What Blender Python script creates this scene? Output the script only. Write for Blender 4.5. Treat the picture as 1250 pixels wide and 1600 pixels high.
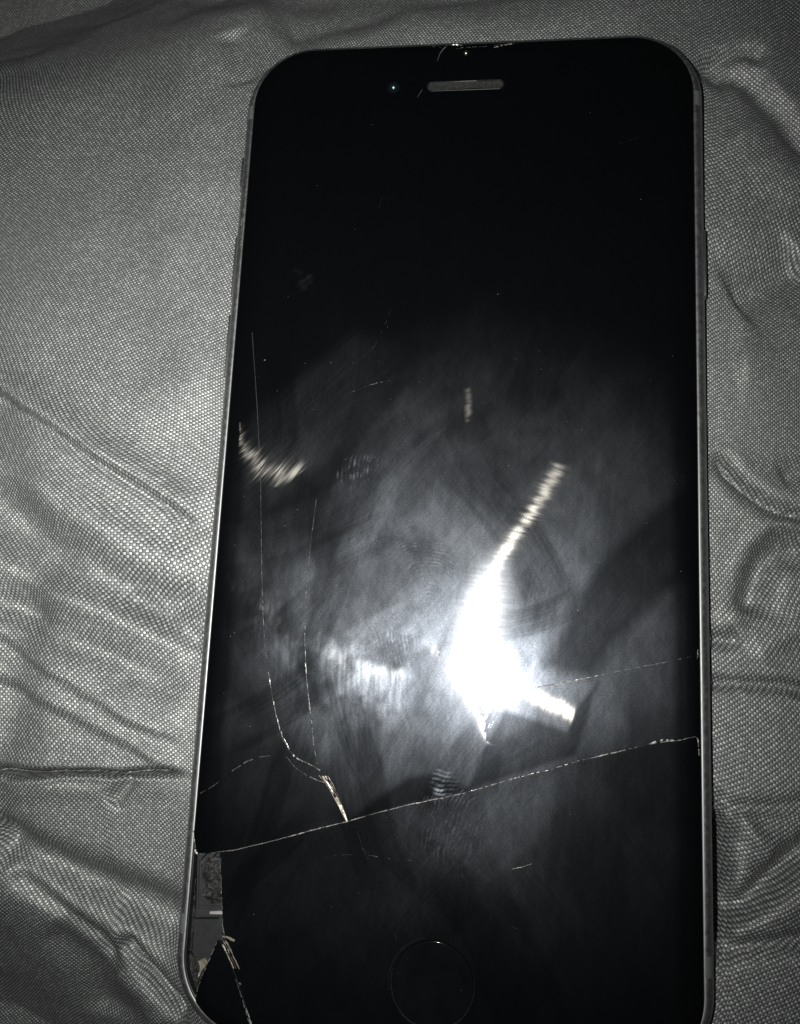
# Cracked dark phone lying on crumpled grey woven cloth, photographed with flash.
# All measures are written in millimetres and scaled to metres by S.
import bpy, bmesh, math, random
import numpy as np

S = 0.001
scene = bpy.context.scene
for o in list(bpy.data.objects):
    bpy.data.objects.remove(o, do_unlink=True)

# ------------------------------------------------------------------ camera
cam_data = bpy.data.cameras.new('camera')
cam = bpy.data.objects.new('camera', cam_data)
scene.collection.objects.link(cam)
cam.location = (9.006 * S, -24.279 * S, 120.331 * S)
cam.rotation_euler = (0.186746, 0.122592, 0.046917)
cam_data.sensor_fit = 'HORIZONTAL'
cam_data.sensor_width = 36.0
cam_data.lens = 36.0 * 1440.0 / 1250.0
cam_data.clip_start = 0.002
cam_data.clip_end = 10.0
scene.camera = cam

# ------------------------------------------------------------------ world: a dark room
world = bpy.data.worlds.new('World')
scene.world = world
world.use_nodes = True
bg = world.node_tree.nodes['Background']
bg.inputs['Color'].default_value = (0.80, 0.92, 1.0, 1)
bg.inputs['Strength'].default_value = 0.012

# ------------------------------------------------------------------ the flash, beside the lens
fl = bpy.data.lights.new('flash', 'AREA')
fl.shape = 'DISK'
fl.size = 2.8 * S
fl.energy = 0.110
fl.spread = math.radians(104)
fl.color = (1.0, 0.985, 0.95)
flash = bpy.data.objects.new('flash', fl)
scene.collection.objects.link(flash)
flash.location = (-0.6 * S, -20.5 * S, 120.5 * S)
flash.rotation_euler = (0.23, 0.25, 0.0)

# ------------------------------------------------------------------ exposure
scene.view_settings.view_transform = 'Standard'
scene.view_settings.look = 'None'
scene.view_settings.exposure = 0.0
scene.view_settings.gamma = 1.0
scene.view_settings.use_curve_mapping = False
scene.unit_settings.length_unit = 'MILLIMETERS'

# ================================================================== helpers
rng = np.random.default_rng(7)
random.seed(7)

def link_mesh(name, verts, faces, mat, parent=None, smooth=True, mats=None, fmat=None):
    me = bpy.data.meshes.new(name)
    v = np.asarray(verts, dtype=np.float64) * S
    me.from_pydata(v.tolist(), [], faces)
    me.validate()
    if smooth:
        me.polygons.foreach_set('use_smooth', np.ones(len(me.polygons), dtype=bool))
    me.materials.append(mat)
    me.update()
    o = bpy.data.objects.new(name, me)
    scene.collection.objects.link(o)
    if parent is not None:
        o.parent = parent
    return o

def big_mesh(name, V, Q, mat, parent=None, smooth=True):
    """fast quad mesh from numpy arrays"""
    me = bpy.data.meshes.new(name)
    n, m = len(V), len(Q)
    me.vertices.add(n)
    me.vertices.foreach_set('co', (V * S).astype(np.float32).ravel())
    me.loops.add(m * 4)
    me.loops.foreach_set('vertex_index', Q.astype(np.int32).ravel())
    me.polygons.add(m)
    me.polygons.foreach_set('loop_start', np.arange(0, m * 4, 4, dtype=np.int32))
    me.polygons.foreach_set('use_smooth', np.full(m, smooth, dtype=bool))
    me.materials.append(mat)
    me.update(calc_edges=True)
    o = bpy.data.objects.new(name, me)
    scene.collection.objects.link(o)
    if parent is not None:
        o.parent = parent
    return o

def attr(o, name, data, kind='FLOAT'):
    a = o.data.attributes.new(name, kind, 'POINT')
    key = 'vector' if kind == 'FLOAT_VECTOR' else 'value'
    a.data.foreach_set(key, np.asarray(data, dtype=np.float32).ravel())

_lat = {}
def vnoise(x, y, seed=0):
    """smooth value noise, 0..1"""
    if seed not in _lat:
        _lat[seed] = np.random.default_rng(1000 + seed).random((256, 256))
    L = _lat[seed]
    xi = np.floor(x).astype(np.int64); yi = np.floor(y).astype(np.int64)
    fx = x - xi; fy = y - yi
    fx = fx * fx * (3 - 2 * fx); fy = fy * fy * (3 - 2 * fy)
    a = L[xi % 256, yi % 256]; b = L[(xi + 1) % 256, yi % 256]
    c = L[xi % 256, (yi + 1) % 256]; d = L[(xi + 1) % 256, (yi + 1) % 256]
    return (a * (1 - fx) + b * fx) * (1 - fy) + (c * (1 - fx) + d * fx) * fy

def fbm(x, y, seed=0, octv=4):
    s = 0; a = 0.5; t = 0
    for k in range(octv):
        s = s + a * vnoise(x * 2 ** k + 17.3 * k, y * 2 ** k - 9.1 * k, seed + k); t += a; a *= 0.5
    return s / t

def sstep(a, b, x):
    t = np.clip((x - a) / (b - a), 0, 1)
    return t * t * (3 - 2 * t)

def poly_sdf(X, Y, poly):
    """signed distance (negative inside)"""
    n = len(poly)
    d = np.full(X.shape, 1e9); ins = np.zeros(X.shape, bool)
    for i in range(n):
        ax, ay = poly[i]; bx, by = poly[(i + 1) % n]
        ex, ey = bx - ax, by - ay
        t = np.clip(((X - ax) * ex + (Y - ay) * ey) / (ex * ex + ey * ey + 1e-12), 0, 1)
        d = np.minimum(d, np.hypot(X - ax - t * ex, Y - ay - t * ey))
        if abs(ey) > 1e-12:
            c = ((ay > Y) != (by > Y)) & (X < (bx - ax) * (Y - ay) / ey + ax)
            ins ^= c
    return np.where(ins, -d, d)

def inside(X, Y, poly, soft=1.0):
    return sstep(soft * 0.5, -soft * 0.5, poly_sdf(X, Y, poly))

def polyline_dist(X, Y, pts):
    """signed distance to a polyline (+ on its left) and position along it 0..1"""
    pts = np.asarray(pts, float)
    seg = np.hypot(*(pts[1:] - pts[:-1]).T); tot = seg.sum(); acc = 0
    best = np.full(X.shape, 1e9); sg = np.zeros(X.shape); al = np.zeros(X.shape)
    for i in range(len(pts) - 1):
        a, b = pts[i], pts[i + 1]; e = b - a
        t = np.clip(((X - a[0]) * e[0] + (Y - a[1]) * e[1]) / (e @ e), 0, 1)
        dx, dy = X - a[0] - t * e[0], Y - a[1] - t * e[1]
        d = np.hypot(dx, dy); m = d < best
        best = np.where(m, d, best)
        sg = np.where(m, np.sign(e[0] * dy - e[1] * dx), sg)
        al = np.where(m, (acc + t * seg[i]) / tot, al)
        acc += seg[i]
    return best * np.where(sg == 0, 1, sg), al

def rrect_sdf(X, Y, hw, hh, r):
    qx = np.abs(X) - (hw - r); qy = np.abs(Y) - (hh - r)
    return np.hypot(np.maximum(qx, 0), np.maximum(qy, 0)) + np.minimum(np.maximum(qx, qy), 0) - r

# ------------------------------------------------------------------ node helpers
def new_mat(name):
    m = bpy.data.materials.new(name); m.use_nodes = True
    nt = m.node_tree
    return m, nt, nt.nodes['Principled BSDF'], nt.nodes['Material Output']

def simple_mat(name, col, rough=0.5, metal=0.0, noise=0.0, nscale=400.0, bump=0.0, spec=0.5, rvar=0.0):
    m, nt, b, out = new_mat(name)
    b.inputs['Base Color'].default_value = (*col, 1)
    b.inputs['Roughness'].default_value = rough
    b.inputs['Metallic'].default_value = metal
    b.inputs['Specular IOR Level'].default_value = spec
    if noise or bump or rvar:
        tc = nt.nodes.new('ShaderNodeTexCoord')
        n = nt.nodes.new('ShaderNodeTexNoise'); n.inputs['Scale'].default_value = nscale
        n.inputs['Detail'].default_value = 5
        nt.links.new(tc.outputs['Object'], n.inputs['Vector'])
        if noise:
            r = nt.nodes.new('ShaderNodeMapRange')
            r.inputs['From Min'].default_value = 0.3; r.inputs['From Max'].default_value = 0.7
            r.inputs['To Min'].default_value = 1 - noise; r.inputs['To Max'].default_value = 1 + noise
            nt.links.new(n.outputs['Fac'], r.inputs['Value'])
            mx = nt.nodes.new('ShaderNodeVectorMath'); mx.operation = 'SCALE'
            mx.inputs[0].default_value = col
            nt.links.new(r.outputs['Result'], mx.inputs['Scale'])
            nt.links.new(mx.outputs['Vector'], b.inputs['Base Color'])
        if rvar:
            r2 = nt.nodes.new('ShaderNodeMapRange')
            r2.inputs['From Min'].default_value = 0.3; r2.inputs['From Max'].default_value = 0.7
            r2.inputs['To Min'].default_value = rough - rvar; r2.inputs['To Max'].default_value = rough + rvar
            nt.links.new(n.outputs['Fac'], r2.inputs['Value'])
            nt.links.new(r2.outputs['Result'], b.inputs['Roughness'])
        if bump:
            bp = nt.nodes.new('ShaderNodeBump'); bp.inputs['Strength'].default_value = 0.6
            bp.inputs['Distance'].default_value = bump * S
            nt.links.new(n.outputs['Fac'], bp.inputs['Height'])
            nt.links.new(bp.outputs['Normal'], b.inputs['Normal'])
    return m

# ================================================================== materials
def math_node(nt, op, a, b=None):
    n = nt.nodes.new('ShaderNodeMath'); n.operation = op
    for i, v in enumerate((a, b)):
        if v is None: continue
        if isinstance(v, (int, float)): n.inputs[i].default_value = v
        else: nt.links.new(v, n.inputs[i])
    return n.outputs[0]

def fabric_material():
    m, nt, b, out = new_mat('grey_woven_polyester')
    L = nt.links.new
    uv = nt.nodes.new('ShaderNodeAttribute'); uv.attribute_name = 'thread'
    sep = nt.nodes.new('ShaderNodeSeparateXYZ'); L(uv.outputs['Vector'], sep.inputs[0])
    # tiny waviness of single threads
    nz = nt.nodes.new('ShaderNodeTexNoise'); nz.inputs['Scale'].default_value = 0.9; nz.inputs['Detail'].default_value = 2
    L(uv.outputs['Vector'], nz.inputs['Vector'])
    wob = math_node(nt, 'MULTIPLY', math_node(nt, 'SUBTRACT', nz.outputs['Fac'], 0.5), 0.22)
    u = math_node(nt, 'ADD', math_node(nt, 'DIVIDE', sep.outputs['X'], WARP_PITCH), wob)
    v = math_node(nt, 'ADD', math_node(nt, 'DIVIDE', sep.outputs['Y'], WEFT_PITCH), wob)
    su = math_node(nt, 'SINE', math_node(nt, 'MULTIPLY', u, math.pi))
    sv = math_node(nt, 'SINE', math_node(nt, 'MULTIPLY', v, math.pi))
    prod = math_node(nt, 'MULTIPLY', su, sv)
    pad = math_node(nt, 'POWER', math_node(nt, 'ABSOLUTE', prod), 0.62)
    # which thread lies on top: light ones or dark ones
    rs = nt.nodes.new('ShaderNodeMapRange'); rs.interpolation_type = 'SMOOTHSTEP'
    rs.inputs['From Min'].default_value = -0.10; rs.inputs['From Max'].default_value = 0.22
    L(prod, rs.inputs['Value'])
    top = rs.outputs['Result']
    # thread to thread variation
    cu = math_node(nt, 'FLOOR', u); cv = math_node(nt, 'FLOOR', v)
    cmb = nt.nodes.new('ShaderNodeCombineXYZ'); L(cu, cmb.inputs[0]); L(cv, cmb.inputs[1])
    wn = nt.nodes.new('ShaderNodeTexWhiteNoise'); wn.noise_dimensions = '2D'; L(cmb.outputs[0], wn.inputs['Vector'])
    var = math_node(nt, 'ADD', math_node(nt, 'MULTIPLY', math_node(nt, 'POWER', wn.outputs['Value'], 2.0), 0.55), 0.74)
    # faint dye blotches
    bl = nt.nodes.new('ShaderNodeTexNoise'); bl.inputs['Scale'].default_value = 0.07; bl.inputs['Detail'].default_value = 3
    L(uv.outputs['Vector'], bl.inputs['Vector'])
    blv = math_node(nt, 'ADD', math_node(nt, 'MULTIPLY', bl.outputs['Fac'], 0.35), 0.83)
    tot = math_node(nt, 'MULTIPLY', var, blv)
    mix = nt.nodes.new('ShaderNodeMix'); mix.data_type = 'RGBA'
    mix.inputs[6].default_value = (0.072, 0.080, 0.083, 1)      # dark weft, shade of the thread gaps put into its colour
    mix.inputs[7].default_value = (0.292, 0.306, 0.297, 1)      # light warp
    L(top, mix.inputs[0])
    sc = nt.nodes.new('ShaderNodeVectorMath'); sc.operation = 'SCALE'
    L(mix.outputs[2], sc.inputs[0]); L(tot, sc.inputs['Scale'])
    L(sc.outputs['Vector'], b.inputs['Base Color'])
    b.inputs['Roughness'].default_value = 0.5
    b.inputs['Specular IOR Level'].default_value = 0.3
    hgt = math_node(nt, 'ADD', pad, math_node(nt, 'MULTIPLY', top, 0.5))
    hgt = math_node(nt, 'ADD', hgt, math_node(nt, 'MULTIPLY', wn.outputs['Value'], 0.12))
    bp = nt.nodes.new('ShaderNodeBump'); bp.inputs['Strength'].default_value = 0.75
    bp.inputs['Distance'].default_value = 0.13 * S
    L(hgt, bp.inputs['Height']); L(bp.outputs['Normal'], b.inputs['Normal'])
    # silky shine of the light threads
    gl = nt.nodes.new('ShaderNodeBsdfAnisotropic'); gl.inputs['Roughness'].default_value = 0.57
    bp2 = nt.nodes.new('ShaderNodeBump'); bp2.inputs['Strength'].default_value = 0.30
    bp2.inputs['Distance'].default_value = 0.13 * S
    L(hgt, bp2.inputs['Height']); L(bp2.outputs['Normal'], gl.inputs['Normal'])
    gs = nt.nodes.new('ShaderNodeVectorMath'); gs.operation = 'SCALE'; gs.inputs[0].default_value = (0.25, 0.254, 0.243)
    L(math_node(nt, 'MULTIPLY', math_node(nt, 'ADD', math_node(nt, 'MULTIPLY', top, 0.62), 0.38), math_node(nt, 'MULTIPLY', pad, var)), gs.inputs['Scale'])
    L(gs.outputs['Vector'], gl.inputs['Color'])
    ad = nt.nodes.new('ShaderNodeAddShader'); L(b.outputs[0], ad.inputs[0]); L(gl.outputs[0], ad.inputs[1])
    L(ad.outputs[0], out.inputs['Surface'])
    return m

WARP_PITCH, WEFT_PITCH = 0.315, 0.315

def glass_material():
    """black cover glass with greasy smears; the smears are thin layers of extra gloss"""
    m, nt, b, out = new_mat('smeared_black_glass')
    L = nt.links.new
    b.inputs['Base Color'].default_value = (0.0016, 0.0019, 0.0023, 1)
    b.inputs['Roughness'].default_value = 0.07
    b.inputs['IOR'].default_value = 1.5
    def at(n):
        a = nt.nodes.new('ShaderNodeAttribute'); a.attribute_name = n; return a
    hz, st, tg = at('haze'), at('streak'), at('groove')
    # fine grain of the grease
    tc = nt.nodes.new('ShaderNodeTexCoord')
    gr = nt.nodes.new('ShaderNodeTexNoise'); gr.inputs['Scale'].default_value = 5200; gr.inputs['Detail'].default_value = 3
    L(tc.outputs['Object'], gr.inputs['Vector'])
    g = math_node(nt, 'ADD', math_node(nt, 'MULTIPLY', gr.outputs['Fac'], 1.3), 0.35)
    haze = math_node(nt, 'MULTIPLY', hz.outputs['Fac'], g)
    def gloss(rough, weight, col, an=0.0):
        n = nt.nodes.new('ShaderNodeBsdfAnisotropic')
        n.inputs['Roughness'].default_value = rough
        s = nt.nodes.new('ShaderNodeVectorMath'); s.operation = 'SCALE'
        s.inputs[0].default_value = col
        L(weight, s.inputs['Scale']); L(s.outputs['Vector'], n.inputs['Color'])
        if an:
            n.inputs['Anisotropy'].default_value = an
            L(tg.outputs['Vector'], n.inputs['Tangent'])
        return n.outputs[0]
    def add(a, c):
        n = nt.nodes.new('ShaderNodeAddShader'); L(a, n.inputs[0]); L(c, n.inputs[1]); return n.outputs[0]
    s = add(b.outputs[0], gloss(0.37, haze, (0.0165, 0.0178, 0.0198)))
    s = add(s, gloss(0.56, haze, (0.0168, 0.0180, 0.0194)))
    s = add(s, gloss(0.27, haze, (0.0085, 0.0098, 0.0122)))  # tighter lobe, puts a soft bloom round the glare into the gloss
    s = add(s, gloss(0.29, at('smear').outputs['Fac'], (0.038, 0.0395, 0.042), 0.72))
    s = add(s, gloss(0.172, st.outputs['Fac'], (0.027, 0.0257, 0.023), 0.885))
    L(s, out.inputs['Surface'])
    return m

M_fabric = fabric_material()
M_glass = glass_material()
M_edge = simple_mat('cut_glass_edge', (0.03, 0.034, 0.034), 0.25, spec=0.6, noise=0.5, nscale=2500, bump=0.05)
M_crack = simple_mat('fractured_glass', (0.29, 0.285, 0.265), 0.22, spec=0.9, noise=0.6, nscale=4000, bump=0.05)
M_crackfaint = simple_mat('hairline_fracture', (0.034, 0.034, 0.033), 0.35, spec=0.35, noise=0.6, nscale=4000, bump=0.03)
M_crackdim = simple_mat('fine_glass_fracture', (0.10, 0.10, 0.097), 0.3, spec=0.8, noise=0.6, nscale=4000, bump=0.03)
M_goldcrack = simple_mat('flaked_glass_layers', (0.36, 0.32, 0.26), 0.24, spec=0.9, noise=0.55, nscale=3500, bump=0.05)
M_alu = simple_mat('space_grey_aluminium', (0.33, 0.335, 0.34), 0.52, metal=1.0, noise=0.08, nscale=1500, rvar=0.06)
M_alud = simple_mat('button_aluminium', (0.42, 0.425, 0.43), 0.45, metal=1.0, noise=0.08, nscale=1500)
M_band = simple_mat('antenna_plastic', (0.12, 0.127, 0.128), 0.45, noise=0.05)
M_gasket = simple_mat('black_gasket', (0.010, 0.011, 0.012), 0.4, noise=0.2)
M_black = simple_mat('matt_black_plastic', (0.010, 0.011, 0.012), 0.6, noise=0.35, nscale=900, bump=0.04)
M_foil = simple_mat('torn_black_foil', (0.011, 0.011, 0.0105), 0.6, noise=0.6, nscale=1400, bump=0.12, spec=0.35)
M_plate = simple_mat('grey_shield_plate', (0.019, 0.0205, 0.021), 0.65, noise=0.2, nscale=900, bump=0.02, spec=0.25)
M_white = simple_mat('white_flex_tab', (0.28, 0.28, 0.27), 0.5, noise=0.1)
M_glue = simple_mat('dried_adhesive', (0.20, 0.18, 0.13), 0.5, noise=0.4, nscale=1800, bump=0.15)
M_grille = simple_mat('earpiece_mesh', (0.030, 0.030, 0.0295), 0.5, noise=0.4, nscale=3000, bump=0.06)
M_lens = simple_mat('lens_glass', (0.004, 0.006, 0.008), 0.03, spec=0.8)
M_button = simple_mat('sapphire_button', (0.004, 0.0045, 0.005), 0.06, noise=0.2)
M_ring = simple_mat('button_ring', (0.026, 0.026, 0.027), 0.3, metal=0.3, noise=0.3, nscale=2500)
M_dust = simple_mat('dust', (0.28, 0.275, 0.25), 0.8)
M_screw = simple_mat('screw_steel', (0.45, 0.45, 0.44), 0.3, metal=1.0)

# ================================================================== the cloth
FX0, FX1, FY0, FY1, FD = -112.0, 92.0, -104.0, 116.0, 0.42
SEAM_Y = [(-51.31, -38.68)][0][1]
BH, BW, BR = 69.8, 33.55, 10.4            # phone body half height, half width, corner radius

CREASES = [  # (points, kind, height, width, side factor): v = valley, r = ridge, s = step (left side higher)
    # --- upper left
    ([(-121.04, 55.18), (-86.79, 65.76), (-70.61, 70.71), (-61.09, 74.25), (-51.72, 78.48), (-41.42, 83.79), (-14.82, 96.06), (15.35, 109.23)], 'p', 0.72, 3.0),
    ([(-28.22, -81.35), (-38.0, -70.9), (-42.86, -65.05), (-48.23, -61.33), (-54.6, -57.91), (-64.42, -54.49), (-90.75, -48.56)], 'q', 0.80, 3.0),
    ([(-88.54, 77.68), (-72.12, 82.85), (-61.54, 88.28)], 'r', 1.0, 5.0),
    ([(-40.96, 84.71), (-44.36, 68.69), (-43.8, 45.5), (-40.46, 25.65), (-36.9, 7.85)], 'r', 1.3, 7.0),
    ([(-39.84, 77.65), (-37.14, 73.15), (-35.62, 67.2)], 'v', 1.2, 2.6),
    ([(-30.04, 73.16), (-27.25, 74.85), (-22.11, 76.76), (-16.48, 78.52), (-10.04, 81.81), (1.87, 85.68)], 'd', 2.2, 2.8),
    ([(-13.85, 76.91), (2.13, 76.88), (15.74, 77.06), (29.04, 79.64)], 'r', 0.7, 4.5),
    # --- left, running into the phone
    ([(-76.82, 19.46), (-69.02, 16.23), (-64.4, 13.33), (-55.95, 8.35), (-47.42, 3.24), (-39.14, -1.73), (-34.89, -4.25)], 's', 1.9, 0.8),
    ([(-75.23, 8.28), (-68.51, 4.61), (-60.94, 1.13), (-53.41, -3.51), (-44.09, -8.43), (-34.31, -10.89)], 'r', 1.5, 3.2),
    ([(-74.11, 0.37), (-67.58, -2.41), (-58.95, -6.98), (-48.57, -11.82), (-33.84, -16.33)], 'v', 1.6, 3.0),
    ([(-73.01, -7.38), (-64.56, -9.99), (-55.05, -14.82), (-45.98, -18.15), (-33.46, -20.79)], 'r', 1.3, 2.0),
    ([(-47.36, -14.09), (-42.33, -16.46), (-37.34, -19.16), (-33.44, -20.97)], 'v', 1.5, 1.5),
    ([(-72.27, -12.6), (-65.87, -15.2), (-59.6, -17.76), (-52.33, -21.58), (-45.37, -23.98), (-35.65, -27.51)], 'v', 1.6, 1.8),
    ([(-67.49, -18.06), (-62.07, -21.53), (-57.34, -24.24), (-49.65, -28.27), (-43.7, -30.97), (-35.09, -33.73)], 's', 1.2, 1.1),
    ([(-70.56, -24.64), (-64.45, -25.91), (-58.67, -28.35), (-49.25, -31.87), (-41.91, -34.79), (-36.31, -37.39)], 's', 1.2, 1.1),
    ([(-68.44, -39.58), (-62.68, -39.16), (-58.83, -39.29), (-55.98, -39.21), (-53.21, -38.62), (-48.54, -38.26), (-45.24, -38.5), (-42.05, -37.97), (-38.2, -37.75), (-34.69, -38.06)], 'c', 5.0, 0.32),
    ([(-68.72, -37.57), (-57.17, -37.28), (-45.95, -36.3), (-34.86, -36.2)], 'r', 0.55, 1.2),
    ([(-68.13, -41.75), (-56.68, -41.24), (-50.03, -41.7), (-40.0, -40.07), (-34.51, -40.08)], 'r', 0.45, 1.3),
    ([(-43.36, -38.74), (-44.73, -40.69), (-46.62, -43.02)], 'v', 2.2, 1.1),
    ([(-67.19, -48.33), (-61.23, -50.06), (-55.34, -52.01), (-50.47, -53.91), (-43.83, -56.05), (-38.15, -58.69), (-33.49, -61.12)], 'v', 6.6, 3.4),
    ([(-67.8, -44.07), (-61.74, -46.27), (-52.85, -49.49), (-43.29, -52.57), (-36.69, -55.35)], 'r', 1.0, 2.8),
    ([(-66.66, -52.12), (-60.77, -53.56), (-53.87, -56.38), (-46.13, -59.87), (-38.46, -64.53), (-31.91, -68.82)], 'r', 0.8, 2.6),
    ([(-62.6, -53.94), (-57.59, -56.32), (-51.57, -60.13), (-48.95, -62.19), (-47.76, -64.66), (-47.06, -66.82)], 'v', 2.0, 1.3),
    ([(-45.97, -61.31), (-43.74, -63.53), (-40.89, -66.86), (-38.08, -70.13), (-35.86, -73.02)], 'v', 3.6, 1.5),
    ([(-47.93, -67.85), (-43.16, -70.58), (-40.04, -74.94)], 'r', 1.3, 2.4),
    ([(-57.86, -61.43), (-53.31, -68.3), (-51.27, -77.52)], 'v', 2.4, 4.5),
    # --- right
    ([(30.81, 65.56), (34.05, 67.53), (37.29, 69.93), (40.96, 71.25), (45.02, 70.63)], 'v', 1.3, 1.4),
    ([(33.12, 66.3), (35.89, 68.09), (39.1, 69.0), (43.59, 67.32), (48.79, 61.71)], 'r', 0.4, 1.6),
    ([(33.56, 65.23), (36.32, 66.69), (39.06, 67.31), (41.75, 65.94), (44.53, 61.87), (46.92, 58.5), (52.02, 53.47)], 'v', 2.6, 2.4),
    ([(38.89, 57.95), (43.23, 52.72), (50.04, 46.56)], 'r', 0.9, 4.0),
    ([(37.52, 30.26), (42.76, 33.08), (48.86, 36.85)], 'v', 3.4, 3.6),
    ([(37.38, 21.77), (42.48, 21.78), (49.31, 24.57)], 'r', 1.1, 5.0),
    ([(34.45, 8.47), (36.26, 5.54), (37.9, 3.89), (41.17, 1.49), (43.2, 0.66), (49.27, -0.67)], 'c', 3.2, 0.7),
    ([(43.32, 5.05), (45.42, 6.42), (49.55, 7.37)], 'v', 1.2, 1.6),
    ([(37.2, -17.0), (37.47, -11.11), (38.19, -7.25), (39.4, -4.03), (41.25, -2.17), (44.37, -1.48), (50.04, -1.51)], 'r', 0.9, 1.4),
    ([(39.04, -13.58), (39.77, -9.76), (40.98, -6.74), (43.46, -4.95), (48.34, -4.13)], 'v', 3.6, 2.2),
    ([(33.88, -16.47), (36.31, -16.62), (37.94, -16.14)], 'v', 2.0, 1.0),
    ([(33.39, -23.05), (38.21, -22.9), (42.98, -23.0), (49.27, -23.03)], 'v', 2.2, 0.9),
    ([(39.1, -18.58), (43.17, -15.93), (49.63, -13.19)], 'r', 0.8, 2.0),
    ([(34.02, -35.98), (37.13, -38.15), (44.91, -37.67), (48.78, -36.88)], 'v', 0.9, 1.0),
    ([(34.15, -38.18), (34.58, -41.27), (34.83, -45.11), (34.44, -50.47), (33.91, -55.75)], 'v', 6.0, 1.5),
    ([(37.9, -38.73), (39.4, -41.73), (42.04, -44.24)], 'r', 1.0, 1.2),
    ([(48.58, -42.27), (44.71, -44.28), (40.83, -46.6), (38.08, -49.45), (36.13, -50.72), (34.44, -50.32)], 'v', 3.6, 1.7),
    ([(35.11, -42.4), (37.08, -41.11)], 'v', 0.9, 1.0),
    ([(33.36, -56.02), (36.82, -55.37), (40.63, -54.77), (48.2, -53.0)], 'v', 1.9, 1.1),
    ([(34.56, -52.72), (39.2, -50.87), (48.38, -47.94)], 'r', 0.8, 1.8),
    # --- beyond the picture
    ([(-74, 20), (-60, -10), (-66, -60)], 'v', 3.0, 5.0),
    ([(64, 60), (72, 0), (66, -50)], 'v', 2.5, 5.0),
    ([(-60, 92), (0, 86), (60, 95)], 'v', 3.0, 5.0),
    ([(-50, -86), (10, -80), (60, -88)], 'r', 2.0, 5.0),
]

def cloth_height(X, Y):
    Z = -5.7 + 0 * X
    Z += 2.2 * (fbm(X / 34.0 + 3, Y / 34.0, 40, 3) - 0.5)
    Z += 0.7 * (fbm(X / 14.0, Y / 14.0 + 5, 50, 2) - 0.5)
    Z += 7.0 * sstep(-31, -72, X) * np.exp(-((Y + 2) / 46) ** 2)      # rises to the left
    Z -= 2.5 * sstep(40, 84, Y)                                                 # falls away at the top
    Z -= 3.6 * sstep(33, 62, X)
    Z -= 0.24 * np.maximum(0, -38 - Y) * sstep(-20, -40, X)
    wx = 1.6 * (fbm(X / 10.0, Y / 6.0, 60, 2) - 0.5); wy = 1.6 * (fbm(X / 10.0, Y / 6.0, 64, 2) - 0.5)
    for pts, kind, h, w in CREASES:
        d, al = polyline_dist(X + wx, Y + wy, pts)
        tap = sstep(0, 0.14, al) * sstep(1, 0.86, al)
        a = np.abs(d)
        hv = h * (0.8 + 0.4 * vnoise(X / 5.0, Y / 5.0, 77))
        if kind == 'v': Z -= hv * tap * np.exp(-(d / w) ** 2)
        elif kind == 'p': Z -= np.minimum(24.0, h * w * np.logaddexp(0, d / w))
        elif kind == 'q': Z -= np.minimum(22.0, h * w * np.logaddexp(0, d / w))
        elif kind == 'd': Z -= hv * tap * sstep(-w, w, d) * np.exp(-(np.maximum(d, 0) / 30.0) ** 2)
        elif kind == 'r': Z += hv * tap * np.exp(-(d / w) ** 2)
        elif kind == 'c': Z -= hv * tap * np.exp(-a / w) - 0.10 * hv * tap * np.exp(-((a - 3.0 * w) / (2.0 * w)) ** 2)
        elif kind == 's':       # one side folded over the other
            e = d / w
            Z += hv * tap * (np.exp(-(np.maximum(e, 0) / 4.0) ** 2) * (e > -1) * sstep(-1, 0.4, e)
                             - 0.35 * np.exp(-((e + 1.2) / 1.0) ** 2))
    # the phone presses the cloth down
    s = rrect_sdf(X, Y, BW, BH, BR)
    lim = np.interp(s, [-3, -1.7, -1.2, -0.5, -0.05, 0.35, 1.2, 3.0, 6.0], [-7.6, -7.35, -7.15, -6.3, -5.2, -4.4, -3.0, 0, 20])
    Z = np.minimum(Z, lim)
    return Z

def build_cloth():
    xs = np.arange(FX0, FX1 + FD / 2, FD)
    ys = np.concatenate([np.arange(FY0, SEAM_Y - 2.4, FD), np.arange(SEAM_Y - 2.4, SEAM_Y + 2.4, 0.12), np.arange(SEAM_Y + 2.4, FY1, FD)])
    X, Y = np.meshgrid(xs, ys)
    Z = cloth_height(X, Y)
    ny, nx = X.shape
    idx = np.arange(nx * ny).reshape(ny, nx)
    Q = np.stack([idx[:-1, :-1], idx[:-1, 1:], idx[1:, 1:], idx[1:, :-1]], -1).reshape(-1, 4)
    V = np.stack([X, Y, Z], -1).reshape(-1, 3)
    o = big_mesh('cloth', V, Q, M_fabric)
    # thread coordinates: the weave is pulled about by the folds
    gy, gx = np.gradient(Z, ys, xs)
    ang = math.radians(6)
    gx = np.clip(gx, -1.2, 1.2); gy = np.clip(gy, -1.2, 1.2)
    ex = np.cumsum(np.sqrt(1 + gx * gx) - 1, 1) * FD; ey = np.cumsum((np.sqrt(1 + gy * gy) - 1) * np.gradient(ys)[:, None], 0)
    ex -= ex[:, nx // 2][:, None]; ey -= ey[ny // 2][None, :]
    wx = 20 * (fbm(X / 52.0 + 9, Y / 52.0, 80, 2) - 0.5) + 0.22 * ex
    wy = 20 * (fbm(X / 52.0, Y / 52.0 + 4, 84, 2) - 0.5) + 0.22 * ey
    U = (X + wx) * math.cos(ang) - (Y + wy) * math.sin(ang)
    W = (X + wx) * math.sin(ang) + (Y + wy) * math.cos(ang)
    attr(o, 'thread', np.stack([U, W, 0 * U], -1).reshape(-1, 3), 'FLOAT_VECTOR')
    o['label'] = 'crumpled grey woven cloth spread under the cracked phone'
    o['category'] = 'cloth'
    return o

cloth = build_cloth()

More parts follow.
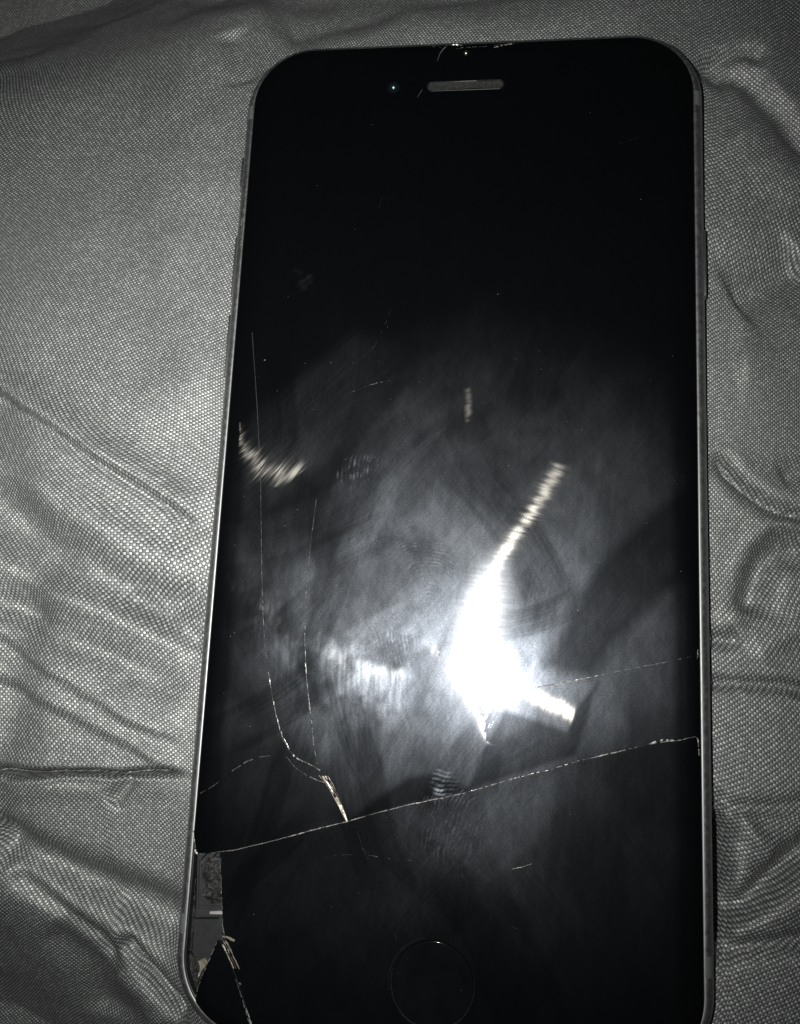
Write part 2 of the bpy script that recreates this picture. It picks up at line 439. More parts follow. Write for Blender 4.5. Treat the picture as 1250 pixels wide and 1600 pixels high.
# ================================================================== the phone
phone = bpy.data.objects.new('smartphone', None)
scene.collection.objects.link(phone)
phone.location = (0, 0, 0)
phone.empty_display_size = 0.02
phone['label'] = 'black phone with cracked smeared screen and chipped lower left corner lying on grey cloth'
phone['category'] = 'phone'

GW, GH, GR = 31.95, 68.45, 8.9             # cover glass half width, half height, corner radius

def outline(off, nc=18, ns=24):
    """rounded rectangle of the body shrunk by off, counter-clockwise"""
    hw, hh, r = BW - off, BH - off, max(BR - off, 0.5)
    pts = []
    for cx, cy, a0 in ((hw - r, hh - r, 0), (-hw + r, hh - r, 90), (-hw + r, -hh + r, 180), (hw - r, -hh + r, 270)):
        for k in range(nc + 1):
            a = math.radians(a0 + 90 * k / nc)
            pts.append((cx + r * math.cos(a), cy + r * math.sin(a)))
    # subdivide the straight sides
    out = []
    for i in range(len(pts)):
        p, q = pts[i], pts[(i + 1) % len(pts)]
        out.append(p)
        if (i + 1) % (nc + 1) == 0:
            for k in range(1, ns):
                t = k / ns
                out.append((p[0] + (q[0] - p[0]) * t, p[1] + (q[1] - p[1]) * t))
    return out

def side_z(off):
    """height of the rounded side of the body for an inset off (upper half)"""
    t = 1 - min(off / 1.42, 1)
    return -3.5 + 2.62 * math.sqrt(max(0, 1 - t * t))

PROFILE = [(1.62, -3.2), (1.62, -0.98), (1.55, -0.90), (1.42, -0.86)]
PROFILE += [(1.42 * (1 - math.sin(math.radians(a))), -3.5 + 2.62 * math.cos(math.radians(a))) for a in range(10, 91, 10)]
PROFILE += [(1.7 * (1 - math.cos(math.radians(a))), -3.5 - 3.6 * math.sin(math.radians(a))) for a in range(15, 91, 15)]

def loft(profile, closed_cap=False):
    V, Fc = [], []
    rings = [outline(o) for o, z in profile]
    n = len(rings[0])
    for r, (o, z) in zip(rings, profile):
        V += [(x, y, z) for x, y in r]
    for k in range(len(rings) - 1):
        for i in range(n):
            j = (i + 1) % n
            Fc.append((k * n + i, (k + 1) * n + i, (k + 1) * n + j, k * n + j))
    if closed_cap:
        b = (len(rings) - 1) * n
        Fc.append(tuple(range(b, b + n)))
    return V, Fc

V, Fc = loft(PROFILE, True)
frame = link_mesh('frame', V, Fc, M_alu, phone)

V, Fc = loft([(1.60, -3.0), (1.60, -0.92), (1.66, -0.80), (1.86, -0.80), (1.92, -1.0), (1.92, -3.0)])
link_mesh('gasket', V, Fc, M_gasket, phone)

def inner_floor():
    pts = outline(1.8)
    return link_mesh('inner_floor', [(x, y, -3.1) for x, y in pts], [tuple(range(len(pts)))], M_black, phone, smooth=False)
inner_floor()

def side_strip(name, sx, y0, y1, mat, parent, proud=0.02, a0=4, a1=90, bulge=0.0, n=10):
    """a patch lying on the rounded side of the body between y0 and y1"""
    V, Fc = [], []
    ang = [a0 + (a1 - a0) * k / 12 for k in range(13)]
    ysn = [y0 + (y1 - y0) * k / n for k in range(n + 1)]
    rows = []
    for j, y in enumerate(ysn):
        e = min(y - min(y0, y1), max(y0, y1) - y)
        row = []
        for k, a in enumerate(ang):
            r = math.radians(a)
            f = proud + bulge * min(1, math.sqrt(max(e, 0) / 0.35)) * (1 if 0 < k < 12 else 0)
            off = 1.42 * (1 - math.sin(r)) - f * math.sin(r)
            z = -3.5 + 2.62 * math.cos(r) + f * math.cos(r)
            # follow the body's rounded corner
            yy = abs(y) - (BH - BR)
            w = BW - BR + math.sqrt(max(0, (BR - off) ** 2 - max(0, yy) ** 2))
            row.append(len(V)); V.append((sx * w, y, z))
        rows.append(row)
    for j in range(n):
        for k in range(12):
            f = (rows[j][k], rows[j][k + 1], rows[j + 1][k + 1], rows[j + 1][k])
            Fc.append(f if sx * (y1 - y0) < 0 else f[::-1])
    # skirts so that the patch is a body of its own
    return link_mesh(name, V, Fc, mat, parent)

for sx in (-1, 1):
    for y0, y1 in ((57.5, 59.7), (-57.3, -54.9)):
        side_strip('antenna_band', sx, y0, y1, M_band, frame, 0.012, 2, 90)

def pill_button(name, sx, ya, yb, zc, half, depth, parent):
    depth *= 0.45; half *= 0.7
    """rounded bar that stands out of the side of the body"""
    V, Fc, rings = [], [], []
    L = abs(yb - ya) / 2; yc = (ya + yb) / 2; n = 28
    prof = [(0.0, 0.0), (depth * 0.75, 0.0), (depth, 0.12)]
    for d, ins in prof:
        ring = []
        for k in range(n):
            a = 2 * math.pi * k / n
            r = half - ins
            y = yc + math.copysign(L - half, math.cos(a)) * (1 if abs(math.cos(a)) > 1e-6 else 0) + r * math.cos(a)
            ring.append(len(V)); V.append((sx * (BW - 0.12 + d), y, zc + r * math.sin(a)))
        rings.append(ring)
    for a, b in zip(rings[:-1], rings[1:]):
        for i in range(n):
            j = (i + 1) % n
            f = (a[i], a[j], b[j], b[i]); Fc.append(f if sx > 0 else f[::-1])
    Fc.append(tuple(rings[-1]) if sx > 0 else tuple(rings[-1][::-1]))
    return link_mesh(name, V, Fc, M_alud, parent)

pill_button('side_button', 1, 39.4, 29.2, -3.1, 1.15, 0.62, phone)
pill_button('volume_button', -1, 39.6, 29.6, -3.1, 1.15, 0.58, phone)
pill_button('volume_button', -1, 27.3, 17.3, -3.1, 1.15, 0.58, phone)
pill_button('mute_switch', -1, 52.3, 46.6, -3.0, 1.25, 0.5, phone)

# ------------------------------------------------------------------ cover glass, in its broken pieces
MAIN_CRACK = [(-33.04, -42.25), (-32.31, -43.64), (-31.71, -45.5), (-31.2, -47.43), (-27.93, -46.89), (-25.68, -46.43), (-20.91, -45.02), (-15.2, -43.16), (-11.55, -42.07), (-7.92, -40.83), (-3.9, -39.57), (0.11, -38.55), (3.3, -37.66), (8.84, -35.7), (12.77, -34.55), (16.69, -33.16), (21.36, -31.82), (26.01, -30.41), (29.09, -29.93), (32.16, -29.08)]
CHIP_EDGE = [(-28.08, -47.06), (-27.89, -48.37), (-27.56, -50.67), (-27.29, -52.96), (-27.01, -55.23), (-26.83, -56.43), (-26.44, -57.61), (-25.44, -59.64), (-24.45, -61.65), (-23.25, -64.36), (-22.05, -67.18), (-20.44, -71.3)]
SHARD_LEFT = [(-29.9, -64.63), (-29.6, -63.41), (-29.07, -61.8), (-28.41, -59.88), (-27.86, -58.48), (-27.46, -57.39)]
SHARD_RIGHT = [(-27.46, -57.39), (-26.71, -58.39), (-25.74, -59.96), (-24.77, -61.82), (-23.57, -64.46), (-22.37, -67.28), (-20.76, -71.4)]

def interp(pts):
    p = sorted(pts); xs = np.array([q[0] for q in p]); ys = np.array([q[1] for q in p])
    return lambda x: np.interp(x, xs, ys)

def glass_top(x):
    q = np.abs(x) - (GW - GR)
    return np.where(q > 0, GH - GR + np.sqrt(np.maximum(0, GR ** 2 - q ** 2)), GH)

def columns(x0, x1, step, extra=()):
    xs = list(np.arange(x0, x1, step)) + [x1]
    # closer columns where the edge turns down at the sides
    for s in (-1, 1):
        for k in range(1, 24):
            a = math.radians(90 * k / 24)
            xs.append(s * (GW - GR + GR * math.sin(a)))
    xs += list(extra)
    xs = sorted(set(round(float(x), 4) for x in xs if x0 - 1e-6 <= x <= x1 + 1e-6))
    out = [xs[0]]
    for x in xs[1:]:
        if x - out[-1] > 0.012: out.append(x)
    out[-1] = x1
    return np.array(out)

# ---- smears on the glass, as maps of grease over the sheet
NADIR = [(4.27, -22.39)][0]        # where the sheet mirrors the flash

def crossing(pts, X, Y, by):
    """groove direction that lets the curve pts catch the light"""
    p = np.array(pts)
    k = 0 if by == 'x' else 1
    o = np.argsort(p[:, k]); p = p[o]
    c = X if by == 'x' else Y
    cx = np.interp(c, p[:, k], p[:, 0]); cy = np.interp(c, p[:, k], p[:, 1])
    dx, dy = NADIR[0] - cx, NADIR[1] - cy
    l = np.hypot(dx, dy) + 1e-6
    return -dy / l, dx / l

def grease(X, Y):
    n1 = fbm(X / 11.0, Y / 11.0, 1, 4); n2 = fbm(X / 3.0 + 8, Y / 3.0, 6, 4); n3 = fbm(X / 0.9, Y / 0.9, 11, 3)
    wx = 1.4 * (fbm(X / 4.0, Y / 4.0, 15, 3) - 0.5); wy = 1.4 * (fbm(X / 4.0 + 7, Y / 4.0, 18, 3) - 0.5)
    Xw, Yw = X + wx, Y + wy
    H = 0.02 + 0.04 * n1
    # broad greasy area in the lower half
    big = inside(Xw, Yw, [(-30.29, -11.46), (-27.45, -4.36), (-20.68, 1.13), (-13.01, 6.65), (-6.35, 14.89), (2.27, 19.51), (14.39, 16.83), (23.65, 11.56), (30.96, 3.88), (31.22, -9.46), (31.39, -29.27), (8.83, -35.63), (-11.55, -42.07), (-29.88, -39.02), (-31.59, -24.34)], 22.0)
    H += big * (0.30 + 0.55 * n1 + 0.35 * (n2 - 0.4))
    core = inside(Xw, Yw, [(-12.38, -4.84), (-2.19, -1.11), (7.92, 1.71), (16.7, 0.18), (16.41, -9.95), (13.3, -19.08), (16.63, -28.49), (5.52, -31.44), (-7.49, -32.94), (-18.56, -30.31), (-23.55, -20.63), (-15.5, -10.98)], 10.0)
    H += core * (0.10 + 0.40 * n2)
    H += 0.25 * inside(Xw, Yw, [(1.73, -10.84), (6.12, -9.44), (7.51, -15.22), (8.53, -23.33), (0.37, -23.71), (0.73, -15.48)], 5.0)
    # wiped bands and clean patches
    H *= 1 - 0.66 * inside(Xw * .3 + X * .7, Yw * .3 + Y * .7, [(32.56, 3.91), (26.09, -1.31), (20.44, -6.49), (16.84, -12.0), (14.88, -16.99), (12.54, -21.7), (18.55, -23.03), (21.7, -17.93), (27.64, -12.03), (33.21, -7.76)], 2.6)
    H *= 1 - 0.70 * inside(X, Yw * .3 + Y * .7, [(-11.29, -42.13), (-8.41, -39.3), (-4.05, -36.22), (-0.81, -35.56), (1.81, -36.5), (3.78, -37.47), (-3.89, -39.65)], 1.2)
    H *= 1 - 0.60 * inside(X + .3 * wx, Y + .3 * wy, [(-29.1, -3.96), (-21.49, 2.46), (-15.69, 6.79), (-9.31, 3.14), (-12.38, -4.84), (-22.49, -11.21), (-27.55, -8.76)], 4.0)
    H *= 1 - 0.62 * inside(X, Y, [(5.67, -31.04), (7.83, -27.36), (15.46, -29.5), (17.0, -26.12), (19.35, -23.23), (16.68, -32.39), (3.29, -37.43)], 1.0)
    H *= 1 - 0.5 * inside(Xw, Yw, [(-30.16, -35.81), (-22.08, -28.86), (-14.0, -35.69), (-11.55, -42.07), (-30.05, -46.96)], 3.0)
    H *= 1 - 0.45 * inside(Xw, Yw, [(-31.14, -14.09), (-27.86, -10.51), (-19.28, -19.61), (-14.54, -26.85), (-24.6, -29.81), (-30.93, -26.81)], 4.0)
    # below the long crack
    low = sstep(0.4, -0.4, Y - np.interp(X, *zip(*sorted(MAIN_CRACK))))
    lowH = 0.08 + 0.15 * n1 * sstep(-66, -45, Y)
    lowH += 0.26 * inside(Xw, Yw, [(-7.95, -40.21), (3.3, -37.66), (8.84, -35.93), (16.72, -35.47), (12.95, -44.05), (6.06, -49.76), (-3.47, -48.95)], 12.0) * (0.4 + n2)
    H = H * (1 - low) + low * lowH
    # upper left drag mark
    band = inside(X + .4 * wx, Y + .4 * wy, [(-30.45, 5.93), (-29.44, 9.34), (-21.73, 16.65), (-13.93, 23.24), (-9.32, 21.36), (-9.85, 13.95), (-15.68, 6.61), (-21.48, 2.37), (-28.86, -3.68)], 3.6)
    H = H * (1 - 0.75 * band) + band * (0.12 + 0.10 * n1 + 0.10 * vnoise((X - Y) / 0.3, (X + Y) / 9.0, 44))
    # printed black border: less haze than over the display
    bez = sstep(29.6, 27.9, np.abs(X))
    H *= 0.28 + 0.72 * bez
    # short vertical wipes everywhere
    fine = vnoise(X / 0.20, Y / 5.0, 30) * 0.5 + vnoise((X + Y * .3) / 0.16, (Y - X * .3) / 4.0, 31) * 0.5
    H *= 0.88 + 0.24 * fine
    for sd, an, pt, ln, am in ((34, 0.9, 0.17, 12.0, 0.20), (35, 2.2, 0.19, 8.0, 0.16), (36, 1.45, 0.4, 18.0, 0.16)):
        c, q = math.cos(an), math.sin(an)
        dr = vnoise((-X * q + Y * c) / pt, (X * c + Y * q) / ln, sd)
        H *= 1 - am / 2 + am * dr
    H *= 0.86 + 0.28 * sstep(0.3, 0.7, fbm(X / 2.2, Y / 3.5, 37, 4))
    # many small finger wipes over each other
    wr = random.Random(21)
    for k in range(46):
        cx, cy = wr.uniform(-29, 12), wr.uniform(-56, 18)
        an = wr.choice((0.9, 1.1, 1.4, 1.9, 2.3, 0.5)) + wr.uniform(-.25, .25); cv = wr.uniform(-.02, .02)
        ln, wd, am = wr.uniform(5, 15), wr.uniform(1.5, 5.0), wr.choice((-0.34, -0.26, -0.18, 0.25, 0.4))
        c, q = math.cos(an), math.sin(an)
        u = (X - cx) * c + (Y - cy) * q; v = -(X - cx) * q + (Y - cy) * c - cv * u * u
        lines = vnoise(v / 0.17, u / 9.0, 170 + k % 7)
        m = sstep(1, 0.55, np.abs(u) / ln + 0.25 * (lines - 0.5)) * sstep(1, 0.80, np.abs(v) / wd + 0.12 * (lines - .5))
        H *= 1 + am * m * (0.55 + 0.9 * lines)
    # finger prints
    def fprint(H, pts, rx, ry, rot, gain, pitch, whorl=(0, 0), dark=0.5, seed=0):
        cx, cy = pts[0]
        c, s = math.cos(rot), math.sin(rot)
        u = (X - cx) * c + (Y - cy) * s; v = -(X - cx) * s + (Y - cy) * c
        m = sstep(1.0, 0.35, np.hypot(u / rx, v / ry) + 0.9 * (n2 - 0.5)) * (0.45 + 0.8 * sstep(0.35, 0.6, fbm(X / 1.6, Y / 1.6, 95 + seed, 2)))
        r = np.hypot((u - whorl[0]) * 1.15, v - whorl[1]) + 0.7 * (fbm(X / 2.5, Y / 2.5, 90 + seed, 2) - 0.5) * 2
        ridge = sstep(-0.2, 0.5, np.sin(2 * math.pi * r / pitch))
        return H * (1 - m * dark) + m * gain * ridge * (0.15 + 1.7 * sstep(0.35, 0.7, n3) * (0.5 + fbm(X / 0.35, Y / 0.35, 97, 2)))
    H = fprint(H, [(-2.9, -8.87)], 5.8, 7.4, 0.5, 0.22, 0.52, (-2, -5), 0.25, 1)
    H = fprint(H, [(-7.13, -19.94)], 4.6, 5.4, -0.3, 0.34, 0.52, (-6, -5), 0.25, 2)
    H = fprint(H, [(-12.84, 3.52)], 3.6, 3.0, 0.7, 0.8, 0.54, (7, -8), 0.1, 3)
    H = fprint(H, [(0.04, -36.61)], 2.1, 1.7, 0.0, 1.2, 0.56, (1, 7), 0.2, 4)
    H = fprint(H, [(1.44, -41.78)], 6.4, 6.0, 0.3, 0.14, 0.54, (9, -8), 0.2, 5)
    H = np.clip(H, 0.0, 3.0)

    # drag marks with a grain: weight and groove direction
    T = np.zeros(X.shape + (2,)); T[..., 0] = 1
    St = np.zeros(X.shape)
    def stroke(mask, tx, ty, gain, pitch=0.16, length=5.0, seed=0, contrast=0.75, jitter=0.028):
        nonlocal St
        ac = X * -ty + Y * tx; alg = X * tx + Y * ty
        g = vnoise(ac / pitch, alg / length, 120 + seed) * 0.6 + vnoise(ac / (pitch * 2.7), alg / (length * 1.5), 121 + seed) * 0.4
        g = (1 - contrast) + contrast * sstep(0.25, 0.75, g) * 1.5
        w = mask * gain * g
        up = w > St
        ja = jitter * (vnoise(ac / (pitch * 1.3), alg / (length * 2), 122 + seed) + vnoise(ac / (pitch * 4), alg / (length * 2), 123 + seed) - 1.0)
        tx, ty = tx * np.cos(ja) - ty * np.sin(ja), tx * np.sin(ja) + ty * np.cos(ja)
        T[..., 0] = np.where(up, tx, T[..., 0]); T[..., 1] = np.where(up, ty, T[..., 1])
        St = np.maximum(St, w)
    # bright bent line right of the middle
    A = [(14.86, 7.94), (14.07, 4.61), (13.1, 2.51), (11.49, -0.45), (9.3, -3.59), (6.9, -7.56), (5.56, -10.3), (4.74, -13.67), (4.35, -17.0), (4.25, -21.91)]
    tx, ty = crossing(A, X, Y, 'y')
    m = inside(X + .3 * wx, Y + .3 * wy, [(-1.68, -13.9), (-0.19, -8.79), (3.09, -6.14), (5.48, -1.8), (9.56, 3.49), (12.72, 5.11), (16.24, 4.04), (23.26, -5.57), (16.41, -10.36), (12.42, -15.04), (10.11, -21.65), (-0.52, -22.12)], 0.9)
    stroke(m * (0.26 + 0.74 * sstep(2, -14, Y)), tx, ty, 0.62, 0.11, 7.0, 1, 0.75)
    V_ = [(11.49, -0.45), (9.3, -3.59), (6.9, -7.56), (5.56, -10.3), (4.74, -13.67), (4.35, -17.0), (4.27, -22.39), (5.08, -27.5), (5.84, -31.42)]
    tx, ty = crossing(V_, X, Y, 'y')
    m = inside(X + .4 * wx, Y + .4 * wy, [(3.54, -6.98), (8.07, -4.3), (8.74, -15.18), (9.14, -21.69), (7.78, -25.77), (5.9, -30.63), (3.35, -26.79), (0.72, -22.06), (0.23, -15.5)], 3.0)
    Wd = m * (0.10 + 0.90 * sstep(-6.0, -17.0, Y)) * (0.6 + 0.6 * vnoise((X * -ty + Y * tx) / 0.2, (X * tx + Y * ty) / 5.0, 48))
    T[..., 0] = np.where(m > 0.02, tx, T[..., 0]); T[..., 1] = np.where(m > 0.02, ty, T[..., 1])
    # short thick arm to the lower right
    B = [(4.27, -22.39), (16.62, -27.55)]
    dx, dy = B[1][0] - B[0][0], B[1][1] - B[0][1]; l = math.hypot(dx, dy)
    m = inside(X + .2 * wx, Y + .2 * wy, [(6.82, -20.17), (11.76, -23.18), (16.6, -26.14), (15.54, -29.73), (8.74, -31.66), (5.67, -31.04), (4.16, -26.75)], 0.7)
    stroke(m, -dy / l + 0 * X, dx / l + 0 * X, 0.7, 0.15, 6.0, 2, 0.6)
    # spike downwards and stub to the left
    m = inside(X + .2 * wx, Y + .2 * wy, [(0.28, -21.27), (8.49, -21.72), (7.42, -27.38), (5.75, -31.27), (4.23, -29.14), (1.69, -26.07)], 0.9)
    C = [(4.27, -22.39), (5.75, -31.03)]; dx, dy = C[1][0] - C[0][0], C[1][1] - C[0][1]; l = math.hypot(dx, dy)
    stroke(m, -dy / l + 0 * X, dx / l + 0 * X, 0.45, 0.2, 5.0, 3, 0.4)
    m = inside(X + .3 * wx, Y + .3 * wy, [(-2.98, -18.94), (0.14, -17.57), (5.16, -19.42), (4.5, -24.73), (-0.45, -23.91)], 1.0)
    C = [(4.27, -22.39), (-2.7, -19.59)]; dx, dy = C[1][0] - C[0][0], C[1][1] - C[0][1]; l = math.hypot(dx, dy)
    stroke(m, -dy / l + 0 * X, dx / l + 0 * X, 0.06, 0.2, 5.0, 4, 0.5)
    # hooked drag mark on the left
    D = [(-30.79, 10.07), (-29.87, 7.87), (-28.8, 5.87), (-27.21, 4.25), (-24.95, 3.12), (-22.93, 2.61), (-20.79, 2.74)]
    tx, ty = crossing(D, X, Y, 'x')
    m = inside(X, Y, [(-30.4, 5.29), (-30.21, 9.7), (-25.19, 13.83), (-17.12, 15.74), (-15.73, 7.51), (-21.41, 2.64), (-23.35, 0.9), (-28.36, 1.43)], 0.5)
    stroke(m, tx, ty, 0.17, 0.13, 4.0, 5, 0.95)
    # wide faint drag mark on the lower left, grooves upright
    E = [(-31.43, -10.63), (-28.36, -13.13), (-23.83, -16.91), (-18.39, -20.07), (-13.13, -21.85), (-7.99, -23.11), (-1.32, -22.97)]
    tx, ty = crossing(E, X, Y, 'x')
    H = H * (1 + 1.7 * inside(Xw, Yw, [(-29.54, -11.87), (-24.06, -13.85), (-16.75, -18.67), (-7.3, -19.95), (-4.6, -23.93), (-8.49, -29.79), (-16.07, -29.37), (-22.44, -23.92)], 6.0) * (0.25 + 1.1 * vnoise(X / 0.22, Y / 2.2, 39)) * sstep(0.3, 0.65, n2))
    m = inside(Xw, Yw, [(-30.47, -11.47), (-26.15, -9.59), (-16.91, -16.14), (-6.5, -19.08), (-3.73, -24.71), (-7.61, -30.55), (-17.61, -31.88), (-24.98, -24.87)], 5.0)
    pat = sstep(0.40, 0.68, n2) * 0.85 + 0.15
    stroke(m * pat, tx, ty, 0.02 + 0.07 * inside(X, Y, [(-16.7, -19.5), (-6.46, -19.91), (-6.19, -25.64), (-12.94, -25.14)], 5.0), 0.15, 2.6, 6, 0.9)
    # small lit flecks
    m = inside(X, Y, [(1.28, 14.94), (1.79, 15.31), (2.18, 11.34), (1.69, 10.61)], 1.0)
    F_ = [(1.6, 15.85), (1.81, 9.54)]; tx, ty = crossing(F_, X, Y, 'y')
    stroke(m, tx, ty, 0.07, 0.3, 1.5, 7, 0.8)
    m = inside(X, Y, [(-23.54, 32.43), (-20.92, 32.4), (-20.23, 28.8), (-22.53, 28.53)], 1.6)
    G_ = [(-22.82, 32.91), (-20.64, 28.03)]; tx, ty = crossing(G_, X, Y, 'y')
    stroke(m * sstep(.4, .7, n2), tx, ty, 0.02, 0.2, 1.5, 8, 0.9)
    St *= 0.75 + 0.5 * n3
    return H, St, T, Wd

def glass_piece(name, xs, lo, hi, step, tilt=(0, 0, 0), holes=()):
    ylo, yhi = lo(xs), hi(xs)
    yhi = np.maximum(yhi, ylo + 0.02)
    nr = int(max(4, (yhi - ylo).max() / step))
    t = np.linspace(0, 1, nr + 1)
    # finer rows at both ends
    X = np.repeat(xs[None, :], nr + 1, 0)
    Y = ylo[None, :] + (yhi - ylo)[None, :] * t[:, None]
    d = np.maximum(0, -rrect_sdf(X, Y, GW, GH, GR))
    e = np.clip(1 - d / 2.1, 0, 1)
    Z = -0.85 * (1 - np.sqrt(1 - e * e * 0.985))
    Z += tilt[0] * (X - X.mean()) + tilt[1] * (Y - Y.mean()) + tilt[2]
    n, m = X.shape
    idx = np.arange(n * m).reshape(n, m)
    Q = np.stack([idx[:-1, :-1], idx[:-1, 1:], idx[1:, 1:], idx[1:, :-1]], -1).reshape(-1, 4)
    cx = X.ravel()[Q].mean(1); cy = Y.ravel()[Q].mean(1)
    keep = np.ones(len(Q), bool)
    for f in holes: keep &= ~f(cx, cy)
    Q = Q[keep]
    V = np.stack([X, Y, Z], -1).reshape(-1, 3)
    o = big_mesh(name, V, Q, M_glass, phone)
    H, St, T, Wd = grease(X, Y)
    attr(o, 'smear', Wd)
    attr(o, 'haze', H); attr(o, 'streak', St)
    attr(o, 'groove', np.concatenate([T, 0 * T[..., :1]], -1).reshape(-1, 3), 'FLOAT_VECTOR')
    # the broken thickness of the sheet
    per = np.concatenate([idx[0, :], idx[1:, -1], idx[-1, -2::-1], idx[-2:0:-1, 0]])
    P = V[per]; k = len(P)
    low = P.copy(); low[:, 2] -= 0.75
    low[:, :2] += 0.03 * (np.random.default_rng(3).random((k, 2)) - 0.5)
    SV = np.concatenate([P - [0, 0, 0.004], low]); i = np.arange(k); j = (i + 1) % k
    SQ = np.stack([i, i + k, j + k, j], -1)
    big_mesh('broken_edge', SV, SQ, M_edge, o, smooth=False)
    return o

HOME = [(-0.18, -60.41)][0]
EAR = [(-0.28, 61.19)][0]
def in_home(x, y): return np.hypot(x - HOME[0], y - HOME[1]) < 5.12
def in_ear(x, y):
    return np.hypot(np.maximum(np.abs(x - EAR[0]) - 4.85, 0), y - EAR[1]) < 0.62

crk = interp(MAIN_CRACK)
def crack_y(x): return crk(x) + 0.10 * (fbm(x / 0.8, x * 0 + 2, 140, 3) - 0.5)
STEP = 0.15
upper = glass_piece('glass_panel', columns(-GW, GW, STEP), lambda x: crack_y(x) + 0.02, glass_top, STEP, (0, 0, 0), (in_ear,))
upper['label'] = 'large upper piece of the cracked black glass'

ce = interp(CHIP_EDGE); x0 = min(q[0] for q in CHIP_EDGE)
def lower_lo(x): return np.maximum(ce(x) + 0.12 * (fbm(x / 0.5, x * 0 + 5, 143, 2) - 0.5), -glass_top(x))
xl = columns(x0, GW, STEP, [x0 + 0.02 * k for k in range(1, 20)])
lower = glass_piece('glass_panel', xl, lambda x: np.where(x > CHIP_EDGE[-1][0], -glass_top(x), lower_lo(x)), lambda x: crack_y(x) - 0.02, STEP, (0.0012, -0.0008, -0.03), (in_home,))
lower['label'] = 'lower piece of black glass round the home button'

sl = interp(SHARD_LEFT + SHARD_RIGHT[1:])
xs0, xs1 = SHARD_LEFT[0][0], SHARD_RIGHT[-1][0]
shard = glass_piece('glass_shard', columns(xs0, xs1 - 0.05, STEP), lambda x: np.minimum(-glass_top(x), sl(x) - 0.05), lambda x: sl(x), STEP, (0.006, 0.004, -0.12))
shard['label'] = 'loose triangular shard of black glass at the lower left corner'

# ------------------------------------------------------------------ lathe and small builders
def lathe(name, cx, cy, prof, mat, parent, n=64, cap=True, sx=0.0):
    """prof: (radius, z); sx stretches into a capsule along x"""
    V, Fc = [], []
    for r, z in prof:
        for k in range(n):
            a = 2 * math.pi * (k + 0.5) / n
            V.append((cx + math.copysign(sx, math.cos(a)) + r * math.cos(a), cy + r * math.sin(a), z))
    for q in range(len(prof) - 1):
        for k in range(n):
            j = (k + 1) % n
            Fc.append((q * n + k, q * n + j, (q + 1) * n + j, (q + 1) * n + k))
    if cap:
        b = (len(prof) - 1) * n
        Fc.append(tuple(range(b, b + n)))
    return link_mesh(name, V, Fc, mat, parent)

zl = -0.07
btn = lathe('home_button', HOME[0], HOME[1], [(4.96, zl - 0.6), (4.96, zl - 0.05), (4.88, zl - 0.0), (4.5, zl - 0.03), (3.4, zl - 0.10), (2.0, zl - 0.15), (0.6, zl - 0.17)], M_button, phone)
lathe('button_ring', HOME[0], HOME[1], [(5.50, zl - 0.06), (5.48, zl + 0.03), (5.40, zl + 0.04), (5.32, zl + 0.01), (5.12, zl - 0.10), (5.0, zl - 0.35), (4.98, zl - 0.6)], M_ring, btn, n=96, cap=False)

ear = lathe('earpiece', EAR[0], EAR[1], [(0.60, -0.10), (0.3, -0.13), (0.02, -0.14)], M_grille, phone, n=48, sx=4.85)
lathe('earpiece_rim', EAR[0], EAR[1], [(0.80, -0.03), (0.78, 0.012), (0.70, 0.015), (0.62, -0.02), (0.56, -0.3)], M_gasket, ear, n=48, cap=False, sx=4.85)
FCAM = [(-10.8, 61.2)][0]
lathe('front_camera', FCAM[0], FCAM[1], [(0.95, 0.002), (0.9, 0.012), (0.55, 0.02), (0.5, 0.02), (0.42, 0.12), (0.36, 0.24), (0.26, 0.34), (0.14, 0.40), (0.04, 0.42)], M_lens, phone, n=32)
M_lensglint = simple_mat('lens_glint_metal', (0.40, 0.62, 0.68), 0.30, metal=1.0)
fc = bpy.data.objects['front_camera']
lathe('lens_glint', FCAM[0], FCAM[1], [(0.46, 0.05), (0.42, 0.20), (0.34, 0.32), (0.24, 0.40), (0.12, 0.45), (0.03, 0.46)], M_lensglint, fc, n=24)  # added bluish metal dome that stands in for the lens glint
PROX = [(-0.36, 66.4)][0]
lathe('proximity_sensor', PROX[0], PROX[1], [(0.36, -0.02), (0.34, 0.10), (0.28, 0.20), (0.18, 0.28), (0.06, 0.32)], simple_mat('sensor_glint_metal', (0.55, 0.52, 0.44), 0.32, metal=1.0), phone, n=24)  # pale metal, puts the sensor's glint into its colour

